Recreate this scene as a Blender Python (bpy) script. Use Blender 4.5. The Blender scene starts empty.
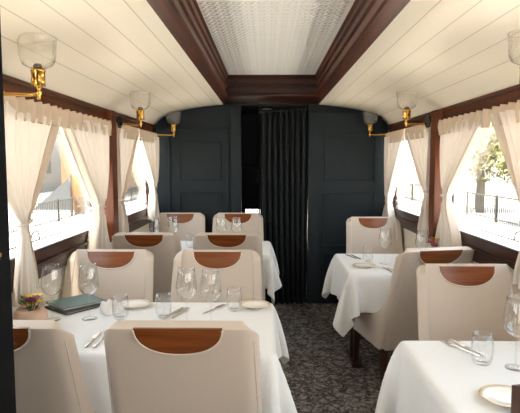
import bpy, math, random
import numpy as np
from mathutils import Vector, Matrix
random.seed(7); np.random.seed(7)
PI = math.pi
SC = bpy.context.scene
COL = SC.collection

# ------------------------------------------------------------------ materials
def mat(name, color=(.8,.8,.8), rough=.5, metal=0.0, spec=.5, sheen=0.0, coat=0.0):
    m = bpy.data.materials.new(name); m.use_nodes = True
    b = m.node_tree.nodes['Principled BSDF']
    b.inputs['Base Color'].default_value = (*color, 1)
    b.inputs['Roughness'].default_value = rough
    b.inputs['Metallic'].default_value = metal
    b.inputs['Specular IOR Level'].default_value = spec
    b.inputs['Sheen Weight'].default_value = sheen
    b.inputs['Coat Weight'].default_value = coat
    return m
def N(m, t, **kw):
    n = m.node_tree.nodes.new(t)
    for k, v in kw.items(): setattr(n, k, v)
    return n
def L(m, a, b): m.node_tree.links.new(a, b)
def P(m): return m.node_tree.nodes['Principled BSDF']
def coords(m, scale=(1,1,1), rot=(0,0,0), kind='Object'):
    tc = N(m, 'ShaderNodeTexCoord'); mp = N(m, 'ShaderNodeMapping')
    mp.inputs['Scale'].default_value = scale; mp.inputs['Rotation'].default_value = rot
    L(m, tc.outputs[kind], mp.inputs['Vector']); return mp.outputs['Vector']
def ramp(m, fac, stops):
    r = N(m, 'ShaderNodeValToRGB'); cr = r.color_ramp
    while len(cr.elements) < len(stops): cr.elements.new(.5)
    for e, (p, c) in zip(cr.elements, stops):
        e.position = p; e.color = (*c, 1)
    L(m, fac, r.inputs['Fac']); return r.outputs['Color']
def bump(m, h, strength=.2, dist=.01):
    b = N(m, 'ShaderNodeBump'); b.inputs['Strength'].default_value = strength; b.inputs['Distance'].default_value = dist
    L(m, h, b.inputs['Height']); L(m, b.outputs['Normal'], P(m).inputs['Normal'])
def noise(m, vec, scale, detail=3, rough=.5, dist=0):
    n = N(m, 'ShaderNodeTexNoise'); n.inputs['Scale'].default_value = scale; n.inputs['Detail'].default_value = detail
    n.inputs['Roughness'].default_value = rough; n.inputs['Distortion'].default_value = dist
    if vec is not None: L(m, vec, n.inputs['Vector'])
    return n.outputs['Fac']
def math_n(m, op, a, b=None):
    n = N(m, 'ShaderNodeMath', operation=op)
    for i, v in enumerate((a, b)):
        if v is None: continue
        if isinstance(v, (int, float)): n.inputs[i].default_value = v
        else: L(m, v, n.inputs[i])
    return n.outputs[0]

def wood(name, c1, c2, axis_scale, rough=.38, coat=.08):
    m = mat(name, c1, rough, coat=coat, spec=.32)
    v = coords(m, axis_scale)
    f = noise(m, v, 1.0, 5, .6, .6)
    L(m, ramp(m, f, [(.3, c1), (.5, tuple((a+b)/2 for a, b in zip(c1, c2))), (.72, c2)]), P(m).inputs['Base Color'])
    bump(m, f, .06, .004)
    P(m).inputs['Coat Roughness'].default_value = .2
    return m
M = {}
M['wood_y'] = wood('mahogany_lengthwise', (.016,.004,.002), (.125,.030,.008), (40,1.2,40))
M['wood_x'] = wood('mahogany_crosswise', (.010,.003,.0016), (.055,.014,.005), (1.2,40,40))
M['wood_z'] = wood('mahogany_upright', (.07,.017,.006), (.20,.055,.018), (40,40,1.5))
M['wood_sill'] = wood('mahogany_sill', (.014,.0045,.0035), (.045,.0125,.007), (40,1.2,40), .34)
M['wood_leg'] = wood('dark_leg_wood', (.022,.008,.004), (.055,.019,.009), (50,50,3), .35)
M['inlay'] = wood('polished_inlay', (.125,.029,.006), (.235,.064,.013), (3,10,45), .25, .5)

def ceiling_mat():
    m = mat('cream_painted_planks', (.79,.705,.575), .38)
    v = coords(m)
    s = N(m, 'ShaderNodeSeparateXYZ'); L(m, v, s.inputs[0])
    t = math_n(m, 'FRACT', math_n(m, 'MULTIPLY', math_n(m, 'ADD', s.outputs['X'], 10.02), 1/.13))
    d = math_n(m, 'ABSOLUTE', math_n(m, 'SUBTRACT', t, .5))
    g = math_n(m, 'GREATER_THAN', d, .478)
    mx = N(m, 'ShaderNodeMix', data_type='RGBA')
    mx.inputs[6].default_value = (.88,.795,.655,1); mx.inputs[7].default_value = (.60,.52,.40,1)
    L(m, g, mx.inputs[0]); L(m, mx.outputs[2], P(m).inputs['Base Color'])
    f = noise(m, coords(m, (1.5,1.0,1.5)), 2.2, 2)
    h = math_n(m, 'SUBTRACT', math_n(m, 'MULTIPLY', f, .35), math_n(m, 'MULTIPLY', g, .15))
    bump(m, h, .5, .02)
    return m
M['ceiling'] = ceiling_mat()
M['cream'] = mat('cream_wall_paint', (.74,.67,.56), .5)
def tin_mat():
    m = mat('embossed_white_tin', (.72,.70,.66), .42)
    v = coords(m, (1,1,1))
    s = N(m, 'ShaderNodeSeparateXYZ'); L(m, v, s.inputs[0])
    c = .066
    fx = math_n(m, 'SUBTRACT', math_n(m, 'FRACT', math_n(m, 'ADD', math_n(m, 'MULTIPLY', s.outputs['X'], 1/c), 20.0)), .5)
    fy = math_n(m, 'SUBTRACT', math_n(m, 'FRACT', math_n(m, 'ADD', math_n(m, 'MULTIPLY', s.outputs['Y'], 1/c), 80.0)), .5)
    r = math_n(m, 'SQRT', math_n(m, 'ADD', math_n(m, 'MULTIPLY', fx, fx), math_n(m, 'MULTIPLY', fy, fy)))
    h = math_n(m, 'ADD', math_n(m, 'MULTIPLY', math_n(m, 'COSINE', math_n(m, 'MULTIPLY', r, 4*PI)), .5), .5)
    # wide panel joints
    t = math_n(m, 'FRACT', math_n(m, 'MULTIPLY', math_n(m, 'ADD', s.outputs['X'], 10.0), 1/.264))
    j = math_n(m, 'LESS_THAN', math_n(m, 'ABSOLUTE', math_n(m, 'SUBTRACT', t, .5)), .03)
    h2 = math_n(m, 'ADD', math_n(m, 'MULTIPLY', h, math_n(m, 'SUBTRACT', 1.0, j)), math_n(m, 'MULTIPLY', j, .9))
    bump(m, h2, .55, .012)
    L(m, ramp(m, h2, [(.0, (.85,.82,.77)), (.6, (.93,.91,.87))]), P(m).inputs['Base Color'])
    return m
M['tin'] = tin_mat()
M['navy'] = mat('dark_navy_paint', (.014,.020,.0245), .5, spec=.18)
M['navy_gloss'] = mat('dark_navy_gloss_paint', (.004,.005,.006), .6, spec=.08)
M['black'] = mat('black_metal', (.012,.012,.012), .4)
def carpet_mat():
    m = mat('patterned_carpet', (.1,.1,.1), .95, spec=.1)
    v = coords(m, (1,1,1))
    vo = N(m, 'ShaderNodeTexVoronoi', feature='DISTANCE_TO_EDGE'); vo.inputs['Scale'].default_value = 15
    nz = N(m, 'ShaderNodeTexNoise'); nz.inputs['Scale'].default_value = 9; nz.inputs['Detail'].default_value = 3
    L(m, v, nz.inputs['Vector'])
    mm = N(m, 'ShaderNodeMixRGB'); mm.inputs[0].default_value = .22
    L(m, v, mm.inputs[1]); L(m, nz.outputs['Color'], mm.inputs[2]); L(m, mm.outputs[0], vo.inputs['Vector'])
    f2 = noise(m, v, 26, 4, .6, 2.0)
    f3 = noise(m, v, 160, 2)
    c1 = ramp(m, vo.outputs['Distance'], [(.03, (.085,.078,.072)), (.14, (.26,.235,.212)), (.3, (.30,.272,.247))])
    c2 = ramp(m, f2, [(.42, (.26,.26,.27)), (.54, (1,1,1))])
    mu = N(m, 'ShaderNodeMixRGB', blend_type='MULTIPLY'); mu.inputs[0].default_value = .85
    L(m, c1, mu.inputs[1]); L(m, c2, mu.inputs[2])
    L(m, mu.outputs[0], P(m).inputs['Base Color'])
    bump(m, f3, .4, .004)
    return m
M['carpet'] = carpet_mat()
def leather():
    m = mat('cream_leather', (.55,.468,.395), .5, sheen=.1)
    v = coords(m, (1,1,1)); bump(m, noise(m, v, 220, 2), .12, .002)
    return m
M['leather'] = leather()
M['piping'] = mat('pale_piping', (.62,.54,.45), .45)
def cloth_mat():
    m = mat('white_linen', (.76,.76,.75), .85, sheen=.2, spec=.2)
    v = coords(m, (1,1,1))
    bump(m, noise(m, v, 9, 3, .55), .10, .03)
    return m
M['linen'] = cloth_mat()
def fabric(name, col, trans, tfac):
    m = bpy.data.materials.new(name); m.use_nodes = True
    nt = m.node_tree; nt.nodes.clear()
    out = N(m, 'ShaderNodeOutputMaterial'); d = N(m, 'ShaderNodeBsdfDiffuse'); t = N(m, 'ShaderNodeBsdfTranslucent'); mx = N(m, 'ShaderNodeMixShader')
    d.inputs['Color'].default_value = (*col,1); t.inputs['Color'].default_value = (*trans,1); mx.inputs[0].default_value = tfac
    L(m, d.outputs[0], mx.inputs[1]); L(m, t.outputs[0], mx.inputs[2]); L(m, mx.outputs[0], out.inputs['Surface'])
    return m
M['sheer'] = fabric('cream_sheer_curtain', (.82,.76,.70), (.58,.50,.42), .15)
M['edge'] = fabric('beige_curtain_edge', (.74,.65,.56), (.45,.33,.24), .12)
M['heading'] = fabric('beige_curtain_heading', (.66,.53,.41), (.40,.24,.13), .10)
def thin_glass(name, tint=(1,1,1), rough=.02, base=.0, ior=1.45, white=None):
    m = bpy.data.materials.new(name); m.use_nodes = True
    nt = m.node_tree; nt.nodes.clear()
    out = N(m, 'ShaderNodeOutputMaterial'); t = N(m, 'ShaderNodeBsdfTransparent'); g = N(m, 'ShaderNodeBsdfGlossy'); mx = N(m, 'ShaderNodeMixShader')
    t.inputs['Color'].default_value = (*tint,1); g.inputs['Roughness'].default_value = rough
    lw = N(m, 'ShaderNodeLayerWeight'); lw.inputs['Blend'].default_value = .5
    r0 = ((ior-1)/(ior+1))**2 + base
    fac = math_n(m, 'ADD', math_n(m, 'MULTIPLY', math_n(m, 'POWER', lw.outputs['Facing'], 4.0), 1-r0), r0)
    L(m, fac, mx.inputs[0]); L(m, t.outputs[0], mx.inputs[1]); L(m, g.outputs[0], mx.inputs[2])
    last = mx.outputs[0]
    if white:
        w = N(m, 'ShaderNodeBsdfDiffuse'); w.inputs['Color'].default_value = (*white[0],1)
        tr = N(m, 'ShaderNodeBsdfTranslucent'); tr.inputs['Color'].default_value = (*white[0],1)
        ad = N(m, 'ShaderNodeMixShader'); L(m, w.outputs[0], ad.inputs[1]); L(m, tr.outputs[0], ad.inputs[2])
        m2 = N(m, 'ShaderNodeMixShader'); m2.inputs[0].default_value = white[1]
        L(m, last, m2.inputs[1]); L(m, ad.outputs[0], m2.inputs[2]); last = m2.outputs[0]
    L(m, last, out.inputs['Surface'])
    return m
M['pane'] = thin_glass('window_glass', (.97,.98,.97), .0, 0, 1.25)
M['crystal'] = thin_glass('clear_crystal', (.985,.987,.985), .03, .035, 1.5)
M['shade'] = thin_glass('ribbed_shade_glass', (.975,.97,.955), .10, .0, 1.45, ((.88,.86,.82), .07))
M['brass'] = mat('polished_brass', (.72,.42,.11), .22, 1.0)
M['silver'] = mat('polished_cutlery', (.66,.62,.57), .25, 1.0)
M['china'] = mat('white_china', (.86,.84,.80), .2, coat=.4)
M['gold'] = mat('gold_rim', (.75,.52,.20), .3, 1.0)
M['teal'] = mat('teal_book_cloth', (.105,.165,.155), .5)
M['dark_cover'] = mat('dark_menu_cover', (.02,.02,.024), .4)
M['brown_cover'] = mat('brown_menu_leather', (.055,.022,.014), .4)
M['paper'] = mat('menu_paper', (.72,.68,.60), .8)
M['napkin'] = mat('white_napkin_linen', (.82,.80,.78), .9)
M['clay'] = mat('peach_bowl_glaze', (.62,.42,.30), .35)
M['vase'] = mat('white_bud_vase', (.8,.78,.74), .3)
M['leaf'] = mat('flower_leaf', (.07,.14,.035), .5)
M['yellow'] = mat('yellow_petal', (.90,.60,.05), .5)
M['purple'] = mat('purple_petal', (.22,.03,.11), .5)
M['pink'] = mat('pink_petal', (.75,.16,.25), .5)
def velvet():
    m = mat('dark_drape', (.011,.014,.0155), .8, sheen=.02, spec=.25)
    return m
M['drape'] = velvet()
M['chrome'] = mat('chrome', (.7,.7,.7), .2, 1.0)
M['paving'] = mat('pale_paving', (.70,.66,.60), .9)
M['rail'] = mat('railing_paint', (.035,.033,.03), .5)
M['facade'] = mat('pale_facade', (.27,.26,.24), .8)
M['slate'] = mat('grey_slope', (.045,.044,.043), .8)
M['orange'] = mat('orange_canvas', (.34,.12,.012), .7)
M['facade_tan'] = mat('tan_facade', (.20,.13,.075), .8)
M['window_dark'] = mat('facade_window', (.12,.125,.125), .2)
M['bark'] = mat('tree_bark', (.10,.085,.065), .9)
M['crown'] = mat('yellow_green_leaf', (.15,.14,.045), .6)
M['track'] = mat('track_gravel', (.30,.27,.24), .95)

# ------------------------------------------------------------------ mesh helpers
class MB:
    def __init__(s): s.v = []; s.f = []
    def add(s, vs, fs):
        o = len(s.v); s.v += [tuple(v) for v in vs]; s.f += [tuple(i+o for i in f) for f in fs]; return s
    def box(s, x0, x1, y0, y1, z0, z1):
        vs = [(x,y,z) for z in (z0,z1) for y in (y0,y1) for x in (x0,x1)]
        return s.add(vs, [(0,2,3,1),(4,5,7,6),(0,1,5,4),(2,6,7,3),(0,4,6,2),(1,3,7,5)])
    def tube(s, pts, r, n=10, closed=False, cap=True):
        pts = [Vector(p) for p in pts]; k = len(pts)
        rr = r if isinstance(r, (list, tuple)) else [r]*k
        rings = []; ref = None
        for i, p in enumerate(pts):
            a = pts[(i-1) % k] if (closed or i > 0) else p; b = pts[(i+1) % k] if (closed or i < k-1) else p
            t = (b-a).normalized()
            if ref is None: ref = Vector((0,0,1)) if abs(t.z) < .9 else Vector((1,0,0))
            u = (ref - t*ref.dot(t)).normalized(); w = t.cross(u); ref = u
            rings.append([p + (u*math.cos(2*PI*j/n) + w*math.sin(2*PI*j/n))*rr[i] for j in range(n)])
        vs = [v for R in rings for v in R]; fs = []
        for i in range(k if closed else k-1):
            i2 = (i+1) % k
            for j in range(n): fs.append((i*n+j, i*n+(j+1)%n, i2*n+(j+1)%n, i2*n+j))
        if cap and not closed:
            fs.append(tuple(range(n-1,-1,-1))); fs.append(tuple((k-1)*n+j for j in range(n)))
        return s.add(vs, fs)
    def lathe(s, prof, c=(0,0,0), n=32, ribs=0, amp=0):
        vs = []; fs = []
        for (r, z) in prof:
            for j in range(n):
                a = 2*PI*j/n; q = r*(1+amp*math.cos(ribs*a)) if ribs else r
                vs.append((c[0]+q*math.cos(a), c[1]+q*math.sin(a), c[2]+z))
        for i in range(len(prof)-1):
            for j in range(n): fs.append((i*n+j, i*n+(j+1)%n, (i+1)*n+(j+1)%n, (i+1)*n+j))
        return s.add(vs, fs)
    def grid(s, P, closed_u=False):
        nr, nc = len(P), len(P[0]); vs = [p for R in P for p in R]; fs = []
        for i in range(nr-1):
            for j in range(nc if closed_u else nc-1):
                j2 = (j+1) % nc; fs.append((i*nc+j, i*nc+j2, (i+1)*nc+j2, (i+1)*nc+j))
        return s.add(vs, fs)
    def prism(s, outline, d0, d1, axis='y'):
        n = len(outline)
        def pt(a, b, d): return (a, d, b) if axis == 'y' else ((d, a, b) if axis == 'x' else (a, b, d))
        vs = [pt(a,b,d0) for a,b in outline] + [pt(a,b,d1) for a,b in outline]
        fs = [tuple(range(n)), tuple(range(2*n-1, n-1, -1))] + [(i, n+i, n+(i+1)%n, (i+1)%n) for i in range(n)]
        return s.add(vs, fs)
    def build(s, name, m, parent=None, smooth=False, bevel=0, subsurf=0, solid=0, solid_off=0, fix=True, loc=None):
        me = bpy.data.meshes.new(name); me.from_pydata(s.v, [], s.f); me.validate(); me.update()
        if fix:
            import bmesh
            bm = bmesh.new(); bm.from_mesh(me); bmesh.ops.recalc_face_normals(bm, faces=bm.faces); bm.to_mesh(me); bm.free()
        me.materials.append(M[m] if isinstance(m, str) else m)
        if smooth:
            for p in me.polygons: p.use_smooth = True
        o = bpy.data.objects.new(name, me); COL.objects.link(o)
        if parent: o.parent = parent
        if loc: o.location = loc
        if solid:
            q = o.modifiers.new('thickness', 'SOLIDIFY'); q.thickness = solid; q.offset = solid_off
        if bevel:
            q = o.modifiers.new('edges', 'BEVEL'); q.width = bevel; q.segments = 2; q.limit_method = 'ANGLE'
        if subsurf:
            q = o.modifiers.new('smooth', 'SUBSURF'); q.levels = subsurf; q.render_levels = subsurf
        return o
def thing(name, label, cat, loc=(0,0,0), rz=0, group=None):
    o = bpy.data.objects.new(name, None); COL.objects.link(o); o.location = loc; o.rotation_euler = (0,0,rz)
    o.empty_display_size = .1
    return tag(o, label, cat, group)
def tag(o, label, cat, group=None, kind=None):
    o['label'] = label; o['category'] = cat
    if group: o['group'] = group
    if kind: o['kind'] = kind
    return o
def structure(o, label=None):
    o['kind'] = 'structure'
    if label: o['label'] = label
    return o
def copy_tree(o, parent=None):
    c = o.copy(); COL.objects.link(c); c.parent = parent
    for ch in list(o.children): copy_tree(ch, c)
    return c
def place(proto, first, loc, rz, label):
    o = proto if first else copy_tree(proto)
    o.location = loc; o.rotation_euler = (0,0,rz); o['label'] = label
    return o
def sm(t): t = max(0, min(1, t)); return t*t*(3-2*t)

# ------------------------------------------------------------------ carriage shell
WL, WR, CX, YB, Y0 = -1.216, 1.305, .0425, 5.50, -2.3
TOPZ = 1.89
structure(MB().box(WL-.1, WR+.1, Y0, YB+1.6, -.06, 0).build('floor', 'carpet'), 'grey carpet with a dark damask pattern')
POSTS = [5.46, 3.87, 2.0, .13, -1.74]
def side_wall(side):
    X = WL if side == 'left' else WR; s = 1 if side == 'left' else -1      # s points into the room
    o = MB()
    def bx(d0, d1, *r): a, b = sorted((X + s*d0, X + s*d1)); o.box(a, b, *r)
    bx(-.07, 0, Y0, YB, 0, .965)                    # dado
    bx(-.07, 0, 5.40, YB, .965, TOPZ+.2)            # end strip by the bulkhead
    bx(-.07, 0, Y0, -1.74, .965, TOPZ+.2)
    bx(-.07, 0, -1.74, 5.40, 1.86, TOPZ+.35)        # above the windows
    structure(o.build('wall_'+side, 'cream'), 'cream dado wall under the %s windows' % side)
    c = MB()
    def cb(d0, d1, *r): a, b = sorted((X + s*d0, X + s*d1)); c.box(a, b, *r)
    cb(0, .035, Y0, YB, 1.79, 1.885); cb(0, .05, Y0, YB, 1.868, 1.893)
    structure(c.build('trim_1' if side == 'left' else 'trim_2', 'wood_y', bevel=.004), 'mahogany rail above the %s windows' % side)
    for k, y in enumerate(POSTS):
        p = MB(); w = .06 if k else .035
        if k == 0: continue
        a, b = sorted((X - s*.06, X + s*.085)); p.box(a, b, y-w, y+w, .93, 1.885)
        structure(p.build('trim_%d' % ((3 if side == 'left' else 7)+k-1), 'wood_z', bevel=.004), 'mahogany post between windows')
    e = MB(); a, b = sorted((X, X + s*.045)); e.box(a, b, 5.415, 5.475, 1.72, 1.885)
    structure(e.build('trim_11' if side == 'left' else 'trim_12', 'wood_z', bevel=.003), 'short mahogany block at the bulkhead')
    b_ = MB(); a, b = sorted((X, X + s*.018)); b_.box(a, b, Y0, YB, 0, .10)
    structure(b_.build('baseboard_'+side, 'cream', bevel=.004))
    for k in range(4):
        y1 = POSTS[k] - .06 if k else 5.40; y0 = POSTS[k+1] + .06
        f = MB()
        def fb(d0, d1, *r): a, b = sorted((X + s*d0, X + s*d1)); f.box(a, b, *r)
        fb(-.004, .022, y0, y1, .975, 1.05); fb(-.05, -.005, y0, y1, 1.80, 1.86)
        fb(-.05, -.005, y0, y0+.03, 1.0, 1.83); fb(-.05, -.005, y1-.03, y1, 1.0, 1.83)
        fo = structure(f.build('window_%d' % ((1 if side == 'left' else 5)+k), 'wood_sill', bevel=.004), 'mahogany framed carriage window')
        g = MB(); a, b = sorted((X + s*.005, X + s*.010)); g.box(a, b, y0+.03, y1-.03, 1.045, 1.80); structure(g.build('window_pane', 'pane', fo))
        q = MB(); a, b = sorted((X - s*.004, X + s*.036)); q.box(a, b, y0-.0, y1+.0, .968, .984)
        a, b = sorted((X + s*.0, X + s*.03)); q.box(a, b, y0, y1, .895, .968)
        structure(q.build('window_sill', 'wood_sill', fo, bevel=.006))
        r = MB(); a, b = sorted((X + s*.012, X + s*.018)); r.box(a, b, y0+.03, y1-.03, 1.095, 1.101)
        ym = (y0+y1)/2 - .28
        r.tube([(X+s*.016, ym + .05*math.cos(t), 1.10+.05*math.sin(t)) for t in np.linspace(0, PI, 9)], .004, 8)
        structure(r.build('window_catch', 'rail', fo, smooth=True))
side_wall('left'); side_wall('right')

# ceiling: two planked coves and the raised tin tray
prof = [(1.275,1.86),(1.25,1.885),(1.20,1.945),(1.14,1.995),(1.05,2.035),(.92,2.066),(.78,2.09),(.66,2.106),(.50,2.122)]
for side, s in (('left',-1),('right',1)):
    g = MB(); g.grid([[(CX+s*d, y, z) for d, z in prof] for y in np.linspace(Y0, YB+.03, 40)])
    c = structure(g.build('ceiling_'+side, 'ceiling', smooth=True, solid=.03, solid_off=0), 'cream planked ceiling cove')
TE = 4.92
g = MB(); g.box(CX-.44, CX+.44, Y0, TE+.03, 2.316, 2.35)
structure(g.build('ceiling', 'tin'), 'embossed white tin ceiling panel')
bp = [(.522,2.15),(.522,2.112),(.415,2.112),(.405,2.12),(.405,2.138),(.43,2.146),(.43,2.20),(.415,2.207),(.415,2.222),(.432,2.23),(.432,2.272),(.418,2.28),(.414,2.30),(.40,2.312),(.40,2.33),(.522,2.33)]
for k, s in ((13,-1),(14,1)):
    g = MB(); g.prism([(CX+s*d, z) for d, z in bp], Y0, YB, 'y')
    structure(g.build('trim_%d' % k, 'wood_y', bevel=.002), 'mahogany ceiling beam beside the tin panel')
g = MB(); bq = [(YB,2.33),(YB,2.112),(TE+.03,2.112),(TE,2.122),(TE,2.14),(TE+.02,2.148),(TE+.02,2.205),(TE+.005,2.212),(TE+.005,2.23),(TE+.02,2.238),(TE+.02,2.28),(TE-.01,2.31),(TE-.01,2.33)]
g.prism(bq, CX-.46, CX+.46, 'x')
structure(g.build('trim_15', 'wood_x', bevel=.002), 'mahogany cross beam over the doorway')
# bulkhead
DX0, DX1 = -.27, .43
g = MB()
g.box(WL-.06, DX0, YB, YB+.06, 0, 2.32); g.box(DX1, WR+.06, YB, YB+.06, 0, 2.32); g.box(DX0, DX1, YB, YB+.06, 2.10, 2.32)
structure(g.build('wall_back', 'navy'), 'dark navy bulkhead')
def frame_rect(g, x0, x1, z0, z1, y, w=.016, t=.012):
    g.box(x0, x1, y-t, y, z0, z0+w); g.box(x0, x1, y-t, y, z1-w, z1)
    g.box(x0, x0+w, y-t, y, z0+w, z1-w); g.box(x1-w, x1, y-t, y, z0+w, z1-w)
g = MB()
g.box(-.375, DX0, YB-.045, YB, 0, 2.11)
structure(g.build('trim_18', 'navy', bevel=.004), 'navy jamb beside the doorway')
g = MB(); frame_rect(g, -1.04, -.40, .10, 1.87, YB, .02); frame_rect(g, -.93, -.48, 1.31, 1.73, YB); frame_rect(g, -.93, -.48, .22, 1.19, YB)
structure(g.build('door_1', 'navy', bevel=.004), 'navy panelled bulkhead leaf beside the doorway')
g = MB(); g.box(DX1, 1.19, YB-.05, YB, .02, 2.02); g.box(DX1, DX1+.13, YB-.056, YB-.05, .02, 2.02)
frame_rect(g, .60, 1.13, 1.31, 1.80, YB-.05); frame_rect(g, .60, 1.13, .62, 1.19, YB-.05); frame_rect(g, .60, 1.13, .12, .55, YB-.05)
d2 = structure(g.build('door_2', 'navy', bevel=.004), 'wide navy panelled sliding leaf')
g = MB(); g.box(.430, .442, YB-.07, YB-.05, 1.48, 1.56); g.box(.434, .444, YB-.066, YB-.05, .58, .68)
structure(g.build('door_handle', 'slate', d2, bevel=.004))
# vestibule behind the doorway
VY = 7.1
g = MB(); g.box(-.9, -.84, YB+.06, VY, 0, 2.25); structure(g.build('wall_vestibule_left', 'navy'))
g = MB(); g.box(.9, .96, YB+.06, VY, 0, 2.25); structure(g.build('wall_vestibule_right', 'navy'))
g = MB(); g.box(-.9, .96, YB+.06, VY, 2.15, 2.2); structure(g.build('ceiling_vestibule', 'navy'))
g = MB(); g.box(-.9, -.30, VY, VY+.05, 0, 2.2); g.box(.30, .96, VY, VY+.05, 0, 2.2); g.box(-.30, .30, VY, VY+.05, .88, 2.2); g.box(-.30, .30, VY, VY+.05, 0, .42)
structure(g.build('wall_vestibule_back', 'navy'))
g = MB(); frame_rect(g, -.32, .32, .40, .90, VY, .03, .03)  # window added so daylight makes a bright patch low in the doorway
wv = structure(g.build('window_9', 'navy_gloss', bevel=.003), 'low window added for the bright patch in the vestibule')
g = MB(); g.box(-.30, .30, VY+.02, VY+.026, .42, .88); structure(g.build('window_pane', 'pane', wv))
g = MB(); g.box(-.84, .0, VY-.22, VY, 1.44, 1.465)
tag(g.build('vestibule_shelf', 'slate', bevel=.003), 'thin pale shelf in the dark vestibule', 'shelf')
dl = thing('ceiling_spotlight', 'small round white ceiling light beyond the doorway curtain', 'ceiling light', (-.0, 6.25, 2.15))
g = MB(); g.lathe([(.0,-.022),(.055,-.02),(.075,-.008),(.08,0)], n=24); g.build('lamp_cover', 'china', dl, smooth=True)
g = MB(); g.lathe([(.08,-.012),(.09,-.01),(.092,0)], n=24); g.build('lamp_ring', 'chrome', dl, smooth=True)
dh = MB(); dh.box(-.145, -.108, 6.61, 6.625, 1.26, 1.42); dh.tube([(-.128,6.61,1.29),(-.128,6.57,1.30),(-.128,6.57,1.38),(-.128,6.61,1.39)], .008, 8)
# mount for the pull handle: a slim post in the vestibule
g = MB(); g.box(-.112, -.09, 6.62, 6.68, 0, 2.15); hp = structure(g.build('trim_19', 'navy', bevel=.004))
structure(dh.build('pull_handle', 'slate', hp, bevel=.002))

# foreground partition at the left of the picture
g = MB(); g.box(WL-.02, -.645, 1.14, 1.20, 0, 2.12); g.box(-.665, -.622, 1.10, 1.24, 0, 2.12)
pw = structure(g.build('wall_front', 'navy_gloss', bevel=.004), 'dark navy partition edge at the picture border')
g = MB(); g.box(-.623, -.619, 1.155, 1.185, 1.275, 1.315); g.tube([(-.62,1.17,1.29),(-.61,1.17,1.29)], .006, 10)
structure(g.build('latch_plate', 'brass', pw, bevel=.001))
g = MB(); g.box(WL-.07, CX-.35, Y0-.06, Y0, 0, 2.35); g.box(CX+.35, WR+.07, Y0-.06, Y0, 0, 2.35); g.box(CX-.35, CX+.35, Y0-.06, Y0, 1.95, 2.35)  # unseen end wall; its opening is added to let in fill light
structure(g.build('wall_front_end', 'cream'))
# ------------------------------------------------------------------ doorway drape
def doorway_drape():
    t = thing('doorway_curtain', 'floor-length dark navy curtain hanging in the doorway', 'curtain', (0,0,0))
    n = 150; rows = 22; R = []
    for i in range(rows):
        v = i/(rows-1); row = []
        for j in range(n):
            u = j/(n-1)
            x = -.07 + (.48)*u + .015*v*math.sin(3*u)
            y = YB - .10 + .05*u + (.026+.012*v)*math.sin(2*PI*8.5*u + .5*math.sin(2.2*v+5*u)) 
            z = (2.012+.045*u)*(1-v) + .015*v
            row.append((x, y, z))
        R.append(row)
    MB().grid(R).build('drape', 'drape', t, smooth=True, solid=.004)
    g = MB(); g.tube([(-.085,YB-.10,2.018),(.1,YB-.085,2.035),(.25,YB-.07,2.05),(.425,YB-.055,2.065)], .008, 8)
    g.tube([(-.08,YB-.10,2.018),(-.08,YB-.1,2.112)], .005, 6); g.tube([(.40,YB-.06,2.063),(.40,YB-.06,2.112)], .005, 6)
    g.build('curtain_rail', 'black', t, smooth=True)
doorway_drape()

# ------------------------------------------------------------------ window curtains
def curtain(side, y_out, y_in, y_tie, z_tie, label, z_bot=.90, flare=.13, seed=0):
    rnd = random.Random(seed); X = WL if side == 'left' else WR; s = 1 if side == 'left' else -1
    t = thing('window_curtain', label, 'curtain', (X, y_out, 0), 0, 'cream tie-back curtains at the carriage windows')
    d = 1 if y_in > y_out else -1; n = 9; nc = n*8+1; rows = 46; zt = 1.765
    ph = rnd.uniform(0, 6); R = []
    for i in range(rows):
        z = zt + (z_bot - zt)*i/(rows-1)
        if z >= z_tie:
            f = (zt - z)/(zt - z_tie)
            yo = y_out + (y_tie - d*.045 - y_out)*f**2.2; yi = y_in + (y_tie + d*.045 - y_in)*(f**1.05*.9+.1*f**.6)
            amp = .022 + .004*f
        else:
            f = (z_tie - z)/(z_tie - z_bot); e = sm(f)
            yo = y_tie - d*(.045 + flare*.45*e); yi = y_tie + d*(.045 + flare*.75*e); amp = .022 + .012*e
        if abs(z - z_tie) < .05: amp *= .75
        row = []
        for j in range(nc):
            u = j/(nc-1)
            w = math.sin(2*PI*n*u + ph) + .35*math.sin(2*PI*n*.47*u + 2*ph + 3*z)
            x = s*(.062 + amp*w + .012*math.sin(5*u + ph))
            yy = yo + (yi-yo)*u + .006*math.sin(2*PI*n*u*1.0 + 1 + 4*z)*min(1, abs(yi-yo)/.4)
            zz = z + (.05*sm((z_tie-z)/.3)*(u-.5) if z < z_tie else 0)
            row.append((x, yy - y_out, zz))
        R.append(row)
    MB().grid(R).build('panel', 'sheer', t, smooth=True)
    eb = MB().grid([[(x + s*.004, y, z) for x, y, z in row[-8:]] for row in R]).build('edge_band', 'edge', t, smooth=True)
    eb['label'] = 'beige leading edge band'
    R = []
    for i in range(9):
        v = i/8; z = 1.803 - .105*v; row = []
        for j in range(nc):
            u = j/(nc-1)
            w = math.sin(2*PI*n*u + ph); w = math.copysign(abs(w)**.6, w); am = .010 + .009*math.sin(PI*min(1, v*1.15))
            row.append((s*(.070 + am*w + .004*math.sin(2*PI*n*2*u)), (y_in-y_out)*u, z + .004*math.sin(2*PI*n*u+ph)*(1-v)))
        R.append(row)
    MB().grid(R).build('pleated_heading', 'heading', t, smooth=True, solid=.003)
    g = MB(); g.tube([(s*.066 + .034*math.cos(a), y_tie - y_out + .054*math.sin(a), z_tie + .012*math.sin(a)*d) for a in np.linspace(0, 2*PI, 24, endpoint=False)], .006, 8, closed=True)
    g.build('tieback', 'sheer', t, smooth=True)
    g = MB(); g.tube([(s*.02, 0, 1.806),(s*.02+s*.045, 0, 1.806)], .004, 6); g.build('curtain_hook', 'brass', t)
    return t
curtain('left', 2.06, 2.90, 2.42, 1.22, 'cream tied curtain nearest the dark partition edge, above the flower bowl', .86, .10, 1)
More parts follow.
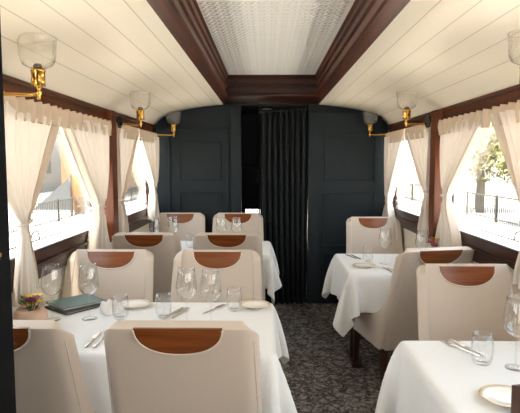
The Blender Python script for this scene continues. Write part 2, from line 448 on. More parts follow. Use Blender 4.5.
curtain('left', 3.82, 2.93, 3.56, 1.20, 'cream tied curtain against the second mahogany post, beside the railing view', .88, .20, 2)
curtain('left', 3.93, 4.60, 4.02, 1.22, 'cream tied curtain just past the mahogany post on the railing-view side', .92, .09, 3)
curtain('left', 5.38, 4.64, 5.24, 1.25, 'cream curtain ending beside the navy bulkhead under the far brass lamp, railing-view side', .92, .12, 4)
curtain('right', 2.06, 2.90, 2.40, 1.22, 'cream curtain cut by the picture border, beside the tree view', .9, .10, 5)
curtain('right', 3.80, 2.95, 3.60, 1.28, 'wide cream tied curtain between the tree view and the mahogany post', .92, .24, 6)
curtain('right', 3.93, 4.66, 3.99, 1.27, 'cream tied curtain beside the black lamp mount, falling to the flower vase', .92, .10, 7)
curtain('right', 5.38, 4.70, 5.30, 1.12, 'cream tied curtain beside the wide navy sliding leaf', .88, .24, 8)

# ------------------------------------------------------------------ wall lamps
def make_lamp():
    t = thing('wall_lamp', '', 'wall lamp', (0,0,0), 0, 'brass wall lamps with ribbed glass shades')   # local: wall at x=0, arm along +x
    g = MB(); g.prism([(.03*math.cos(a)*1.0, .048*math.sin(a)) for a in np.linspace(0, 2*PI, 20, endpoint=False)], -.042, .018, 'x'); g.build('mount', 'black', t, bevel=.003)
    g = MB(); g.tube([(.014,0,-.015),(.05,0,-.02),(.175,0,-.025),(.198,0,-.022),(.208,0,-.01),(.21,0,.02)], .0075, 10)
    g.lathe([(.0,-.012),(.011,-.006),(.011,.006),(0,.012)], (.05,0,-.02), 12)
    g.build('arm', 'brass', t, smooth=True)
    c = (.21, 0, 0)
    g = MB(); g.lathe([(.0,-.045),(.006,-.045),(.009,-.035),(.006,-.028),(.013,-.02),(.012,-.008),(.010,.002),(.018,.010),(.024,.014),(.025,.04),(.025,.068),(.030,.072),(.030,.080),(.022,.083),(.0,.083)], c, 24)
    for k in range(4):
        a = PI/4 + k*PI/2; p = (c[0]+.026*math.cos(a), c[1]+.026*math.sin(a)); g.tube([(p[0],p[1],.012),(p[0],p[1],.072)], .004, 6)
    g.build('fitter', 'brass', t, smooth=True)
    g = MB(); g.lathe([(0,.083),(.018,.083),(.018,.098),(.013,.104),(0,.104)], c, 16); g.build('socket', 'black', t, smooth=True)
    pr = [(.024,.084),(.040,.088),(.060,.100),(.070,.118),(.073,.140),(.074,.170),(.077,.205),(.080,.214)]
    g = MB(); g.lathe(pr + [(r-.003, z) for r, z in reversed(pr)], c, 96, 24, .014); g.build('shade', 'shade', t, smooth=True)
    return t
lamp = make_lamp()
lamps = [('left', 2.22, 'brass wall lamp nearest the dark partition edge, largest ribbed glass shade'),
         ('left', 4.0, 'brass wall lamp by the mahogany post above the railing-view windows, middle of its wall'),
         ('left', 5.42, 'brass wall lamp reaching over the narrow navy bulkhead leaf'),
         ('right', 2.16, 'brass wall lamp cut by the picture border on the tree-view side'),
         ('right', 4.0, 'brass wall lamp with a black mount beside the post on the tree-view side'),
         ('right', 5.40, 'brass wall lamp reaching over the wide navy sliding leaf')]
for i, (sd, y, lb) in enumerate(lamps):
    mid = 3.9 < y < 4.1; dx = .078 if mid else .04
    X = WL + dx if sd == 'left' else WR - dx
    rr = math.radians(24 if mid else 0)
    place(lamp, i == 0, (X, y, 1.812), -rr if sd == 'left' else PI+rr, lb)

# ------------------------------------------------------------------ chairs
ZB, ZT = .29, .97
def yb(z): return -.21*max(0, (z-ZB)/(ZT-ZB))**1.15
def hw(z): return .283 - .026*max(0, (z-ZB)/(ZT-ZB))
def sd(z): return .475 if z <= .42 else .055 + .42*math.exp(-((z-.42)/.075)**1.1)
def shell_pt(l, z, sgn, off=0.0):
    w = hw(z); s = sd(z); r = .055
    a = w - r; arc = r*PI/2
    if l <= a: x, y, nx, ny = l, 0, 0, -1
    elif l <= a + arc:
        th = (l-a)/r; x, y = a + r*math.sin(th), r - r*math.cos(th); nx, ny = math.sin(th), -math.cos(th)
    else: x, y, nx, ny = w, r + (l-a-arc), 1, 0
    return (sgn*(x+nx*off), yb(z)+y+ny*off, z)
def shell_len(z): return hw(z) - .055 + .055*PI/2 + max(.004, sd(z)-.055)
def make_chair():
    t = thing('dining_chair', '', 'chair', (0,0,0), 0, 'cream leather dining chairs with wood inlays')
    nu, nv = 56, 34; R = []
    for i in range(nv+1):
        v = i/nv; row = []
        for j in range(nu+1):
            u = 2*j/nu - 1; au = abs(u); sgn = 1 if u >= 0 else -1
            # top edge falls away at the rounded corners
            wt = hw(ZT); xx = abs(shell_pt(au*shell_len(ZT), ZT, 1)[0]); q = max(0, min(1, (xx-(wt-.045))/.045))
            zt = ZT - .042*(1-math.sqrt(max(0, 1-q*q)))
            z = ZB + v*(zt-ZB); Lz = shell_len(z)
            row.append(shell_pt(au*Lz, z, sgn))
        R.append(row)
    back = MB().grid(R).build('backrest', 'leather', t, smooth=True, solid=.048, solid_off=1, fix=False)
    # make the shell grow towards the sitter
    me = back.data
    if me.polygons[(nv//2)*nu + nu//2].normal.y < 0: back.modifiers['thickness'].offset = -1
    back.modifiers.new('soft', 'BEVEL').width = .012; back.modifiers['soft'].segments = 3; back.modifiers['soft'].limit_method = 'ANGLE'; back.modifiers['soft'].angle_limit = 1.0
    # piping: along both rear corners, and round the wood inlay front and rear
    g = MB()
    for sgn in (-1, 1):
        g.tube([shell_pt(hw(z)-.055+.055*PI/4, z, sgn, .001) for z in np.linspace(.32, .92, 30)], .0022, 6)
    a, b = .143, .092
    def dpt(th, side):
        x = a*math.copysign(abs(math.cos(th))**.88, math.cos(th)); z = ZT - .002 - b*abs(math.sin(th))**.9
        return (x, yb(z) + (-.004 if side == 0 else .052), z)
    for side in (0, 1): g.tube([dpt(th, side) for th in np.linspace(0, PI, 40)], .0038, 6)
    g.build('piping', 'piping', back, smooth=True)
    g = MB(); R = []
    for k in range(31):
        th = PI*k/30; x = a*math.copysign(abs(math.cos(th))**.88, math.cos(th)); zl = ZT - .002 - b*abs(math.sin(th))**.9
        R.append([(x, yb(z)-.005, z) for z in np.linspace(ZT+.003, zl, 7)])
    n = len(R)
    F = [[(p[0], p[1]+.058, p[2]) for p in row] for row in R]
    g.grid(R); g.grid(F)
    # rim faces joining rear and front
    for k in range(n-1):
        g.add([R[k][0], R[k+1][0], F[k+1][0], F[k][0]], [(0,1,2,3)]); g.add([R[k][-1], R[k+1][-1], F[k+1][-1], F[k][-1]], [(0,1,2,3)])
    ins = g.build('wood_inlay', 'inlay', t); ins['label'] = 'polished red-brown half-moon wood inlay'
    # seat cushion
    g = MB(); g.box(-.24, .24, .05, .47, .30, .455)
    g.build('seat', 'leather', t, smooth=True, bevel=.03)
    for x in (-1, 1):
        for y, lean in ((.01, -.02), (.475, .0)):
            g = MB(); w0, w1 = .023, .016; X = x*.25; Y = y + .02
            vs = [(X+x*.004+dx*w1, Y+lean+dy*w1, 0) for dx, dy in ((-1,-1),(1,-1),(1,1),(-1,1))] + [(X+dx*w0, Y+dy*w0, .30) for dx, dy in ((-1,-1),(1,-1),(1,1),(-1,1))]
            g.add(vs, [(3,2,1,0),(4,5,6,7),(0,1,5,4),(1,2,6,5),(2,3,7,6),(3,0,4,7)])
            g.build('leg', 'wood_leg', t, bevel=.003)
    return t
chair = make_chair()
R = math.radians
chairs = [
    (-.905, 1.83, 0, 'cream leather chair partly cut off by the dark partition, drawn up below the flower bowl'),
    (-.285, 1.83, 0, 'largest cream leather chair, seen from behind at the near white table'),
    (-.931, 2.90, PI, 'cream leather chair behind the teal menu on the near four-seat table, by the window'),
    (-.295, 2.90, PI, 'cream leather chair across the near four-seat table, behind the two aisle-side wine glasses'),
    (-.905, 3.99, 0, 'cream leather chair in the window seat just behind the chair by the teal menu'),
    (-.295, 3.99, 0, 'cream leather chair on the aisle, seen from behind at the far four-seat table'),
    (-.90, 5.21, PI, 'cream leather chair against the narrow navy leaf, beside the far curtain'),
    (-.30, 5.21, PI, 'cream leather chair at the far table, in front of the doorway jamb'),
    (1.022, 2.48, PI, 'cream leather chair facing the near two-seat table with the tumbler and cutlery'),
    (1.01, 3.33, R(12), 'cream leather chair side-on with dark legs, drawn up to the far two-seat table'),
    (1.018, 4.82, PI, 'cream leather chair in front of the wide navy sliding leaf'),
]
for i, (x, y, r, lb) in enumerate(chairs): place(chair, i == 0, (x, y, 0), r, lb)

# ------------------------------------------------------------------ tables and their draped cloths
TZ = .75
def drape_cloth(hx, hy, ov, seed):
    """position-based cloth: the rectangle over the table top is fixed, the overhang falls. ov = (x-, x+, y-, y+)"""
    rng = np.random.RandomState(seed); sp = .026
    xs = np.concatenate([np.linspace(-hx-ov[0], -hx, max(2, int(ov[0]/sp)+1))[:-1], np.linspace(-hx, hx, int(2*hx/sp)), np.linspace(hx, hx+ov[1], max(2, int(ov[1]/sp)+1))[1:]])
    ys = np.concatenate([np.linspace(-hy-ov[2], -hy, max(2, int(ov[2]/sp)+1))[:-1], np.linspace(-hy, hy, int(2*hy/sp)), np.linspace(hy, hy+ov[3], max(2, int(ov[3]/sp)+1))[1:]])
    G = np.stack(np.meshgrid(xs, ys, indexing='ij'), -1); nx, ny = G.shape[:2]
    Pp = np.concatenate([G, np.full((nx,ny,1), TZ+.003)], -1)
    e = 1e-6
    pin = (np.abs(G[...,0]) <= hx+e) & (np.abs(G[...,1]) <= hy+e)
    W = np.where(pin, 0.0, 1.0)
    Pp[...,2] += np.where(pin, 0, rng.uniform(-.004, .0, (nx,ny)))
    Q = Pp.copy()
    cons = []
    def mk(di, dj, stiff):
        I, J = np.meshgrid(np.arange(nx), np.arange(ny), indexing='ij')
        i2, j2 = I+di, J+dj; ok = (i2>=0)&(i2<nx)&(j2>=0)&(j2<ny)
        A = np.stack([I[ok], J[ok]]); B = np.stack([i2[ok], j2[ok]])
        par = (A[0]//max(1,abs(di)) + (0 if di else A[1]//max(1,abs(dj)))) % 2
        for q in (0, 1):
            m = par == q
            a, b = A[:,m], B[:,m]
            wa, wb = W[a[0],a[1]], W[b[0],b[1]]; k = (wa+wb) > 0
            a, b, wa, wb = a[:,k], b[:,k], wa[k], wb[k]
            rest = np.linalg.norm(np.concatenate([G[b[0],b[1]]-G[a[0],a[1]]],-1), axis=-1)
            cons.append((a[0]*ny+a[1], b[0]*ny+b[1], (wa/(wa+wb))[:,None]*stiff, (wb/(wa+wb))[:,None]*stiff, rest))
    mk(1,0,1); mk(0,1,1); mk(1,1,.5); mk(1,-1,.5); mk(2,0,.12); mk(0,2,.12)
    V = np.zeros_like(Pp); dt = .016
    fl = lambda A: A.reshape(-1,3)
    Wf = W.reshape(-1,1)
    for step in range(230):
        V[...,2] -= 9.8*dt
        V *= .965
        old = Pp.copy(); Pp = Pp + V*dt*W[...,None]
        F = fl(Pp)
        for it in range(9):
            for a, b, ka, kb, rest in cons:
                d = F[b]-F[a]; ln = np.linalg.norm(d, axis=1); c = (d*((ln-rest)/np.maximum(ln,1e-9))[:,None])
                F[a] += ka*c; F[b] -= kb*c
            # keep outside of the table block
            x, y, z = F[:,0], F[:,1], F[:,2]
            inside = (np.abs(x) < hx+.004) & (np.abs(y) < hy+.004) & (z < TZ) & (Wf[:,0] > 0)
            px, py = hx+.004-np.abs(x), hy+.004-np.abs(y)
            mx = inside & (px <= py); my = inside & ~mx
            F[mx,0] = np.sign(x[mx])*(hx+.004); F[my,1] = np.sign(y[my])*(hy+.004)
        Pp = F.reshape(nx,ny,3); V = (Pp-old)/dt
    return [[tuple(Pp[i,j]) for i in range(nx)] for j in range(ny)]
def make_table(name_label, x0, x1, y0, y1, px, ov, cloth_label, seed, cloth=None):
    cx, cy = (x0+x1)/2, (y0+y1)/2; hx, hy = (x1-x0)/2, (y1-y0)/2
    t = thing('dining_table', name_label, 'table', (cx, cy, 0), 0, 'dining tables under white cloths')
    g = MB(); g.box(-hx+.012, hx-.012, -hy+.012, hy-.012, TZ-.035, TZ); g.build('tabletop', 'wood_leg', t)
    g = MB(); g.tube([(px-cx, 0, .02),(px-cx, 0, TZ-.035)], .03, 16); g.build('pedestal', 'wood_leg', t, smooth=True)
    g = MB(); g.box(px-cx-.035, px-cx+.035, -hy*.4, hy*.4, 0, .03); g.build('foot', 'wood_leg', t, bevel=.006)
    if cloth is None:
        o = MB().grid(drape_cloth(hx, hy, ov, seed)).build('tablecloth', 'linen', None, smooth=True, solid=.002, subsurf=1, fix=False)
    else:
        o = cloth.copy(); COL.objects.link(o)
    o.location = (cx, cy, 0)
    tag(o, cloth_label, 'tablecloth', 'white linen tablecloths')
    return o
c1 = make_table('four-seat table under the white cloth with the teal menu', -1.175, .03, 1.99, 2.75, -.60, (.015, .26, .27, .24), 'white tablecloth under the teal menu and flower bowl, draping into the aisle', 3)
make_table('four-seat table under the far cloth by the doorway', -1.175, .03, 4.20, 4.96, -.60, None, 'white tablecloth on the far four-seat table near the doorway', 3, c1)
c2 = make_table('two-seat table drawn up to the side-on chair', .56, 1.262, 3.47, 4.27, .66, (.30, .01, .26, .22), 'white tablecloth hanging low beside the side-on chair with dark legs', 5)
make_table('two-seat table under the cloth at the near picture corner', .565, 1.267, 1.36, 2.16, .66, None, 'white tablecloth at the near picture corner under the tumbler and crossed cutlery', 5, c2)
TT = TZ + .006

# ------------------------------------------------------------------ tableware
def wine_glass_proto(h, rb, label):
    t = thing('wine_glass', label, 'wine glass', (0,0,0), 0, 'stemmed wine glasses')
    g = MB(); g.lathe([(0,0),(.036,.0),(.037,.002),(.03,.004),(.008,.008),(.004,.013)], n=28); g.build('foot', 'crystal', t, smooth=True)
    zb = h*.46
    g = MB(); g.lathe([(.004,.012),(.0032,.03),(.0032,zb-.02),(.006,zb-.004)], n=12); g.build('stem', 'crystal', t, smooth=True)
    pr = [(.0,zb-.003),(.012,zb-.002),(.028,zb+.006),(rb*.86,zb+.022),(rb,zb+.042),(rb*.98,zb+.062),(rb*.9,zb+.092),(rb*.80,zb+.122),(rb*.74,h)]
    inn = [(max(0, r-.0014), z+.0012) for r, z in pr]; inn[-1] = (pr[-1][0]-.0014, h)
    g = MB(); g.lathe(pr + list(reversed(inn)), n=36); g.build('bowl', 'crystal', t, smooth=True)
    return t
wg = wine_glass_proto(.265, .049, '')
wgs = [(-1.02,2.41,'tall wine glass by the window, left of the teal menu'),
       (-.85,2.43,'tall wine glass standing just in front of the teal menu'),
       (-.37,2.35,'tall wine glass in front of the inlaid aisle chair, the larger-looking of that pair'),
       (-.255,2.31,'tall wine glass closest to the aisle on the near four-seat table'),
       (-1.0,4.58,'wine glass on the far four-seat table, closest to its window'),
       (-.84,4.62,'wine glass on the far four-seat table, second from its window'),
       (-.41,4.60,'wine glass on the far four-seat table, third from its window'),
       (-.27,4.58,'wine glass on the far four-seat table, closest to the aisle'),
       (.875,3.82,'wine glass in the middle of the far two-seat table'),
       (1.115,3.72,'wine glass beside the flower vase on the far two-seat table'),
       (.905,1.85,'big wine glass cut by the picture border on the near two-seat table')]
for i, (x, y, lb) in enumerate(wgs): place(wg, i == 0, (x, y, TT), 0, lb)
def tumbler_proto():
    pr = [(0,0),(.024,0),(.030,.004),(.037,.025),(.0395,.052),(.0385,.082),(.034,.115)]
    inn = [(0,.012),(.026,.013),(.034,.028),(.037,.052),(.036,.082),(.0325,.115)]
    return MB().lathe(pr + list(reversed(inn)), n=36).build('tumbler', 'crystal', None, smooth=True)
tb = tag(tumbler_proto(), '', 'tumbler', 'clear water tumblers')
tbs = [(-.50,2.46,'clear tumbler in front of the gap between the two inlaid chairs'),
       (-.70,2.43,'clear tumbler beside the crumpled white napkin'),
       (-.165,2.58,'clear tumbler beside the small forks on the near four-seat table'),
       (-.68,4.55,'clear tumbler on the far four-seat table'),
       (.765,3.90,'clear tumbler on the far two-seat table'),
       (.80,1.89,'clear tumbler on the crossed cutlery of the near two-seat table')]
for i, (x, y, lb) in enumerate(tbs): place(tb, i == 0, (x, y, TT), 0, lb)
def plate_proto():
    t = thing('side_plate', '', 'plate', (0,0,0), 0, 'small white side plates')
    pr = [(0,.003),(.052,.003),(.058,.006),(.082,.013),(.0825,.0145),(.058,.0085),(.051,.006),(0,.006)]
    g = MB(); g.lathe([(0,0),(.05,0)]+pr[1:], n=40); g.build('dish', 'china', t, smooth=True)
    g = MB(); g.tube([(.0822*math.cos(a), .0822*math.sin(a), .0142) for a in np.linspace(0, 2*PI, 48, endpoint=False)], .0014, 6, closed=True); g.build('rim', 'gold', t, smooth=True)
    return t
pl = plate_proto()
pls = [(-.69,2.655,'white side plate between the napkin and the tumbler on the near four-seat table'),
       (-.065,2.65,'white side plate at the aisle corner of the near four-seat table'),
       (.70,3.70,'white side plate on the far two-seat table'),
       (.755,1.59,'gold-rimmed white side plate at the near picture corner')]
for i, (x, y, lb) in enumerate(pls): place(pl, i == 0, (x, y, TT), 0, lb)
def knife_proto():
    t = thing('table_knife', '', 'knife', (0,0,0), 0, 'table knives')
    g = MB(); g.prism([(-.0085,.0),(.0085,.0),(.0105,.05),(.0085,.095),(.0,.115),(-.0075,.10)], .001, .003, 'z'); o = g.build('blade', 'silver', t); 
    g = MB(); g.box(-.006, .006, -.105, .004, 0, .006); g.build('handle', 'silver', t, smooth=True, bevel=.003)
    return t
def fork_proto():
    t = thing('table_fork', '', 'fork', (0,0,0), 0, 'table forks')
    g = MB(); g.prism([(-.004,0),(.004,0),(.012,.03),(.013,.05),(-.013,.05),(-.012,.03)], .002, .004, 'z')
    for k in range(4): g.box(-.012+k*.0068, -.0088+k*.0068, .048, .092, .002, .004)
    g.build('tines', 'silver', t)
    g = MB(); g.prism([(-.0035,.004),(.0035,.004),(.007,-.09),(.004,-.105),(-.004,-.105),(-.007,-.09)], 0, .004, 'z'); g.build('handle', 'silver', t, bevel=.0015)
    return t
kn, fk = knife_proto(), fork_proto()
R = math.radians
kns = [(-.735,2.135,R(2),'knife laid beside a fork left of the largest chair, on the near four-seat table'),
       (-.465,2.52,R(-18),'knife lying behind the tumbler at the gap between the two inlaid chairs'),
       (.805,2.06,R(18),'knife of the crossed pair by the tumbler on the near two-seat table'),
       (.705,4.08,R(12),'knife at the aisle edge of the far two-seat table, by its tumbler'),
       (.845,3.58,R(8),'knife by the side-on chair on the far two-seat table')]
fks = [(-.695,2.14,R(-3),'fork laid beside a knife left of the largest chair, on the near four-seat table'),
       (-.43,2.53,R(-14),'fork lying behind the tumbler at the gap between the two inlaid chairs'),
       (.775,2.05,R(26),'fork of the crossed pair by the tumbler on the near two-seat table'),
       (.67,4.10,R(16),'fork at the aisle edge of the far two-seat table, by its tumbler'),
       (.885,3.59,R(18),'fork by the side-on chair on the far two-seat table'),
       (-.265,2.60,R(-28),'small fork beside the aisle-side plate of the near four-seat table')]
for i, (x, y, r, lb) in enumerate(kns): place(kn, i == 0, (x, y, TT+.0005), r, lb)
for i, (x, y, r, lb) in enumerate(fks): place(fk, i == 0, (x, y, TT+.0005), r, lb)

def menu(name, label, loc, rz, w, d, h, cov):
    t = thing(name, label, 'menu', loc, rz)
    g = MB(); g.box(-w/2, w/2, -d/2, d/2, h-.003, h); g.box(-w/2, w/2, -d/2, d/2, 0, .003); g.box(-w/2, -w/2+.004, -d/2, d/2, .003, h-.003)
    g.build('cover', cov, t, bevel=.0012)
    g = MB(); g.box(-w/2+.004, w/2-.006, -d/2+.006, d/2-.006, .0032, h-.0032); g.build('pages', 'paper', t)
menu('menu_folder', 'dark menu folder lying under the teal menu', (-.99, 2.635, TT), R(-38), .20, .235, .010, 'dark_cover')
menu('menu_folder', 'teal menu folder lying on top of a dark one', (-1.0, 2.665, TT+.0105), R(-44), .20, .235, .014, 'teal')
# standing brown menu at the picture corner
t = thing('standing_menu', 'dark brown menu folder standing upright beside the gold-rimmed plate', 'menu', (.705, 1.455, TT), 0)
for nm, a in (('front_cover', 12), ('back_cover', -12)):
    g = MB(); g.box(0, .16, -.003, .003, 0, .108); o = g.build(nm, 'brown_cover', t, bevel=.001); o.rotation_euler = (0,0,R(a))
# crumpled napkin
def napkin():
    rows = []
    for i in range(9):
        z = .058*i/8; row = []
        for j in range(28):
            a = 2*PI*j/28; r = (.034 - .012*(i/8)**2)*(1+.22*math.sin(3*a+i*.5)+.1*math.sin(7*a)); row.append((r*1.5*math.cos(a), r*math.sin(a), z+.006*math.sin(4*a)*(i/8)))
        rows.append(row)
    rows.append([(.01*math.cos(2*PI*j/28), .008*math.sin(2*PI*j/28), .05) for j in range(28)])
    o = MB().grid(rows, True).build('napkin', 'napkin', None, smooth=True); o.location = (-.78, 2.53, TT)
    tag(o, 'crumpled white napkin between the teal menu and the side plate', 'napkin')
napkin()
# flowers
def blossom(g, gc, c, r, tilt):
    for k in range(8):
        a = 2*PI*k/8; d = Vector((math.cos(a), math.sin(a), .25)); d.rotate(Matrix.Rotation(tilt, 3, 'X')); s_ = Vector((-math.sin(a), math.cos(a), 0)); s_.rotate(Matrix.Rotation(tilt, 3, 'X'))
        c_ = Vector(c)
        g.add([c_, c_+d*r*.6+s_*r*.28, c_+d*r, c_+d*r*.6-s_*r*.28], [(0,1,2,3)])
def flowers(name, label, loc, pot, potmat, blooms, stems_z):
    t = thing(name, label, 'flowers', loc)
    MB().lathe(pot, n=28).build('bowl' if potmat == 'clay' else 'vase', potmat, t, smooth=True)
    g = MB(); gl = MB()
    cols = {}
    for (x, y, z, r, c, tl) in blooms:
        blossom(cols.setdefault(c, MB()), None, (x, y, z), r, tl)
        gl.tube([(x*.3, y*.3, stems_z), (x*.7, y*.7, (z+stems_z)/2), (x, y, z)], .0018, 5)
    rnd = random.Random(len(blooms))
    for k in range(22):
        a = rnd.uniform(0, 2*PI); rr = rnd.uniform(.3, 1)*max(abs(b[0]) for b in blooms)*1.1+.01; z0 = stems_z+rnd.uniform(0, .06)
        p = Vector((rr*math.cos(a)*.5, rr*math.sin(a)*.5, z0)); q = p + Vector((math.cos(a)*.03, math.sin(a)*.03, .02)); s_ = Vector((-math.sin(a), math.cos(a), 0))*.008
        gl.add([p, (p+q)/2+s_, q, (p+q)/2-s_], [(0,1,2,3)])
    gl.build('leaves', 'leaf', t, fix=False)
    for c, m_ in cols.items():
        g = m_.build('blossoms', c, t, fix=False); g['label'] = c + ' blossoms'
bl = []
rnd = random.Random(4)
for k in range(11):
    a = rnd.uniform(0, 2*PI); r = rnd.uniform(.0, .062); bl.append((r*math.cos(a)+.005, r*math.sin(a), rnd.uniform(.095, .145), .028, ['yellow','yellow','purple','yellow','purple'][k % 5], rnd.uniform(-.9, .3)))
flowers('flower_bowl', 'round peach bowl of yellow and purple flowers beside the partition edge', (-1.075, 2.30, TT), [(0,0),(.045,0),(.066,.02),(.074,.045),(.068,.072),(.055,.088),(.05,.086),(.0,.07)], 'clay', bl, .07)
bl = [(-.025,-.01,.185,.032,'pink',-.6),(.015,-.02,.20,.03,'yellow',-.7),(.035,.01,.18,.03,'pink',-.3),(-.005,.02,.21,.028,'yellow',-.2),(.0,-.02,.165,.026,'pink',-.8)]
flowers('flower_vase', 'white bud vase of pink and yellow flowers behind the side-on chair', (1.185, 3.66, TT), [(0,0),(.028,0),(.034,.03),(.030,.08),(.018,.12),(.016,.135),(.013,.134),(0,.10)], 'vase', bl, .12)

# ------------------------------------------------------------------ outside the windows
g = MB(); g.box(-60, 60, -25, 90, -1.12, -1.0); structure(g.build('ground', 'paving'), 'pale sunlit paving')
def railing(name, label, X, y0, y1, z0, z1):
    t = thing(name, label, 'railing', (X, (y0+y1)/2, -1.0)); g = MB(); L_ = (y1-y0)/2
    g.box(-.03, .03, -L_, L_, z1+1-.05, z1+1); g.box(-.02, .02, -L_, L_, z0+1+.08, z0+1+.12)
    g.build('rails', 'rail', t)
    g = MB(); n = int((y1-y0)/.17)
    for k in range(n+1):
        y = -L_ + k*(2*L_/n); g.box(-.014, .014, y-.014, y+.014, z0+1, z1+1-.03)
    g.build('bars', 'rail', t)
    g = MB(); n = int((y1-y0)/3)
    for k in range(n+1):
        y = -L_ + k*(2*L_/n); g.box(-.04, .04, y-.04, y+.04, 0, z1+1+.03)
    g.build('posts', 'rail', t)
railing('metal_railing', 'dark metal railing crossing the paving in front of the grey slope', -8.9, 10, 46, -1.0, -.05)
railing('metal_railing', 'dark metal railing in front of the tree', 9.6, 6, 44, -.95, .12)
# left: shelter with sloping grey roof and orange awning, buildings
t = thing('roofed_shelter', 'grey sloping shelter seen beyond the railing with a crossed ridge', 'shelter', (-11.3, 32.0, -1.0))
g = MB(); g.prism([(-4.6,0),(1.6,1.85),(1.9,1.7),(-4.0,0)], -1.2, 1.2, 'x'); g.build('roof_slope', 'slate', t)
g = MB(); g.prism([(4.2,0),(1.2,1.95),(1.0,1.75),(3.6,0)], -1.2, 1.2, 'x'); g.build('roof_slope', 'slate', t)
for k in range(5):
    g = MB(); y = -3+k*1.1; g.box(-1.15, 1.15, y-.05, y+.05, 0, max(.2, (y+4.4)*.29)); g.build('support', 'rail', t)
t = thing('orange_awning', 'orange canvas awning hanging beside the grey sloping shelter', 'awning', (-9.35, 25.3, -1.0))
g = MB(); Rr = []
for i in range(10):
    v = i/9; Rr.append([(.12*math.sin(9*u)+.6*(1-v)*0, -.6+u*(.8+.7*v)+.3*v, 1.9*(1-v)) for u in np.linspace(0, 1, 20)])
g.grid(Rr).build('canvas', 'orange', t, smooth=True, solid=.03)
g = MB(); g.tube([(0,-.62,0),(0,-.62,1.95)], .05, 8); g.build('pole', 'rail', t)
def building(label, x0, x1, y0, y1, h, m, side, rows, cols, zlo=1.2):
    t = thing('building', label, 'building', ((x0+x1)/2, (y0+y1)/2, -1.0)); hx, hy = (x1-x0)/2, (y1-y0)/2
    MB().box(-hx, hx, -hy, hy, 0, h).build('walls', m, t)
    MB().box(-hx-.3, hx+.3, -hy-.3, hy+.3, h, h+.35).build('roof', 'slate', t)
    X = hx if side > 0 else -hx
    for r in range(rows):
        for c in range(cols):
            y = -hy + (c+.5)*2*hy/cols; z = zlo + r*2.9
            g = MB(); a, b = sorted((X, X+side*.06)); g.box(a, b, y-.6, y+.6, z, z+1.5); g.build('window', 'window_dark', t)
building('long pale building beyond the railing and the grey shelter', -27, -19, 18, 62, 8.5, 'facade', 1, 2, 9, 1.6)
building('low tan building farther along the railing, behind the orange awning', -14.5, -11.5, 36.5, 60, 4.5, 'facade_tan', 1, 1, 6)
building('pale building behind the tree beyond the railing', 17, 25, 10, 60, 9.5, 'facade', -1, 3, 9, 1.2)
def tree(label, loc, th, cr, seed):
    rnd = random.Random(seed); t = thing('tree', label, 'tree', loc)
    g = MB(); g.tube([(0,0,0),(.05,.03,th*.4),(-.04,.05,th*.75),(.05,0,th)], [.26,.2,.17,.10], 10)
    for k in range(6):
        a = rnd.uniform(0, 2*PI); g.tube([(0,.03,th*.7),(math.cos(a)*cr*.4, math.sin(a)*cr*.4, th*.95),(math.cos(a)*cr*.8, math.sin(a)*cr*.8, th*1.1)], [.09,.05,.02], 7)
    g.build('trunk', 'bark', t, smooth=True)
    g = MB()
    for k in range(2600):
        d = Vector((rnd.gauss(0,1), rnd.gauss(0,1), rnd.gauss(0,.75))); d = d.normalized()*cr*rnd.uniform(.35, 1.0)
        p = Vector((0,0,th*1.02)) + d; u = Vector((rnd.gauss(0,1), rnd.gauss(0,1), rnd.gauss(0,1))).normalized(); w = u.orthogonal().normalized(); s_ = rnd.uniform(.07, .15)
        g.add([p+u*s_, p+w*s_*.6, p-u*s_, p-w*s_*.6], [(0,1,2,3)])
    g.build('foliage', 'crown', t, fix=False)
tree('pale trunked tree with yellow-green leaves beyond the railing', (10.8, 26.5, -1.0), 3.4, 2.0, 3)
tree('bushy yellow-green tree standing nearer along the railing', (10.6, 20.2, -1.0), 2.7, 1.7, 5)

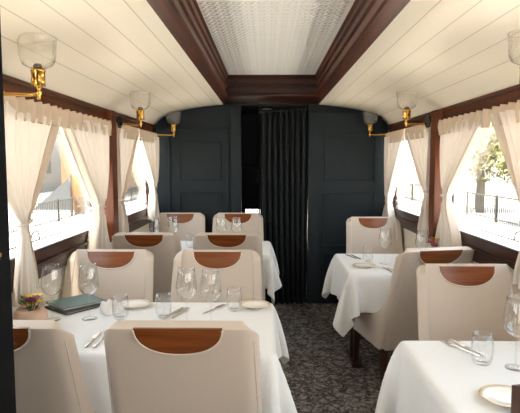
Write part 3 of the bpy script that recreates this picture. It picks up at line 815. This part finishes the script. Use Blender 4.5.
# ------------------------------------------------------------------ light
w = bpy.data.worlds.new('World'); SC.world = w; w.use_nodes = True
nt = w.node_tree; bg = nt.nodes['Background']
tc = nt.nodes.new('ShaderNodeTexCoord'); sx = nt.nodes.new('ShaderNodeSeparateXYZ'); rp = nt.nodes.new('ShaderNodeValToRGB')
nt.links.new(tc.outputs['Generated'], sx.inputs[0]); nt.links.new(sx.outputs['Z'], rp.inputs[0])
rp.color_ramp.elements[0].position = 0; rp.color_ramp.elements[0].color = (1,.96,.90,1)
rp.color_ramp.elements[1].position = .7; rp.color_ramp.elements[1].color = (.72,.84,1,1)
nt.links.new(rp.outputs[0], bg.inputs[0]); bg.inputs[1].default_value = 3.6
sun = bpy.data.lights.new('sun', 'SUN'); sun.energy = 17; sun.color = (1,.90,.76); sun.angle = .03
so = bpy.data.objects.new('sun', sun); COL.objects.link(so)
so.rotation_euler = Vector((.15, .35, -.92)).to_track_quat('-Z', 'Y').to_euler()
for sdn in ('left', 'right'):
    for k in range(4):
        y1 = POSTS[k] - .06 if k else 5.40; y0 = POSTS[k+1] + .06
        a = bpy.data.lights.new('daylight_portal', 'AREA'); a.shape = 'RECTANGLE'; a.size = .80; a.size_y = y1-y0; a.cycles.is_portal = True
        o = bpy.data.objects.new('daylight_portal', a); COL.objects.link(o)
        s_ = 1 if sdn == 'left' else -1
        o.location = ((WL-.075) if s_ > 0 else (WR+.075), (y0+y1)/2, 1.42); o.rotation_euler = (0, -s_*PI/2, 0)

a = bpy.data.lights.new('daylight_portal', 'AREA'); a.shape = 'RECTANGLE'; a.size = .7; a.size_y = 1.95; a.cycles.is_portal = True
o = bpy.data.objects.new('daylight_portal', a); COL.objects.link(o); o.location = (CX, Y0-.065, .975); o.rotation_euler = (PI/2, 0, 0)

# ------------------------------------------------------------------ camera
F = 520.0
cam = bpy.data.cameras.new('camera'); co = bpy.data.objects.new('camera', cam); COL.objects.link(co)
cam.sensor_fit = 'HORIZONTAL'; cam.sensor_width = 36; cam.lens = 36*F/520; cam.clip_start = .05
ph = math.atan(43.5/F); ya = math.atan(7/F)
f = Vector((-math.sin(ya)*math.cos(ph), math.cos(ya)*math.cos(ph), -math.sin(ph)))
co.location = (0,0,1.5); co.rotation_euler = f.to_track_quat('-Z', 'Y').to_euler()
SC.camera = co
SC.view_settings.view_transform = 'Standard'; SC.view_settings.look = 'None'; SC.view_settings.gamma = 1; SC.view_settings.use_curve_mapping = False
SC.view_settings.exposure = 0.72
SC.cycles.use_denoising = True
SC.cycles.max_bounces = 12; SC.cycles.diffuse_bounces = 6; SC.cycles.glossy_bounces = 5; SC.cycles.transparent_max_bounces = 40; SC.cycles.transmission_bounces = 8
SC.cycles.sample_clamp_indirect = 8
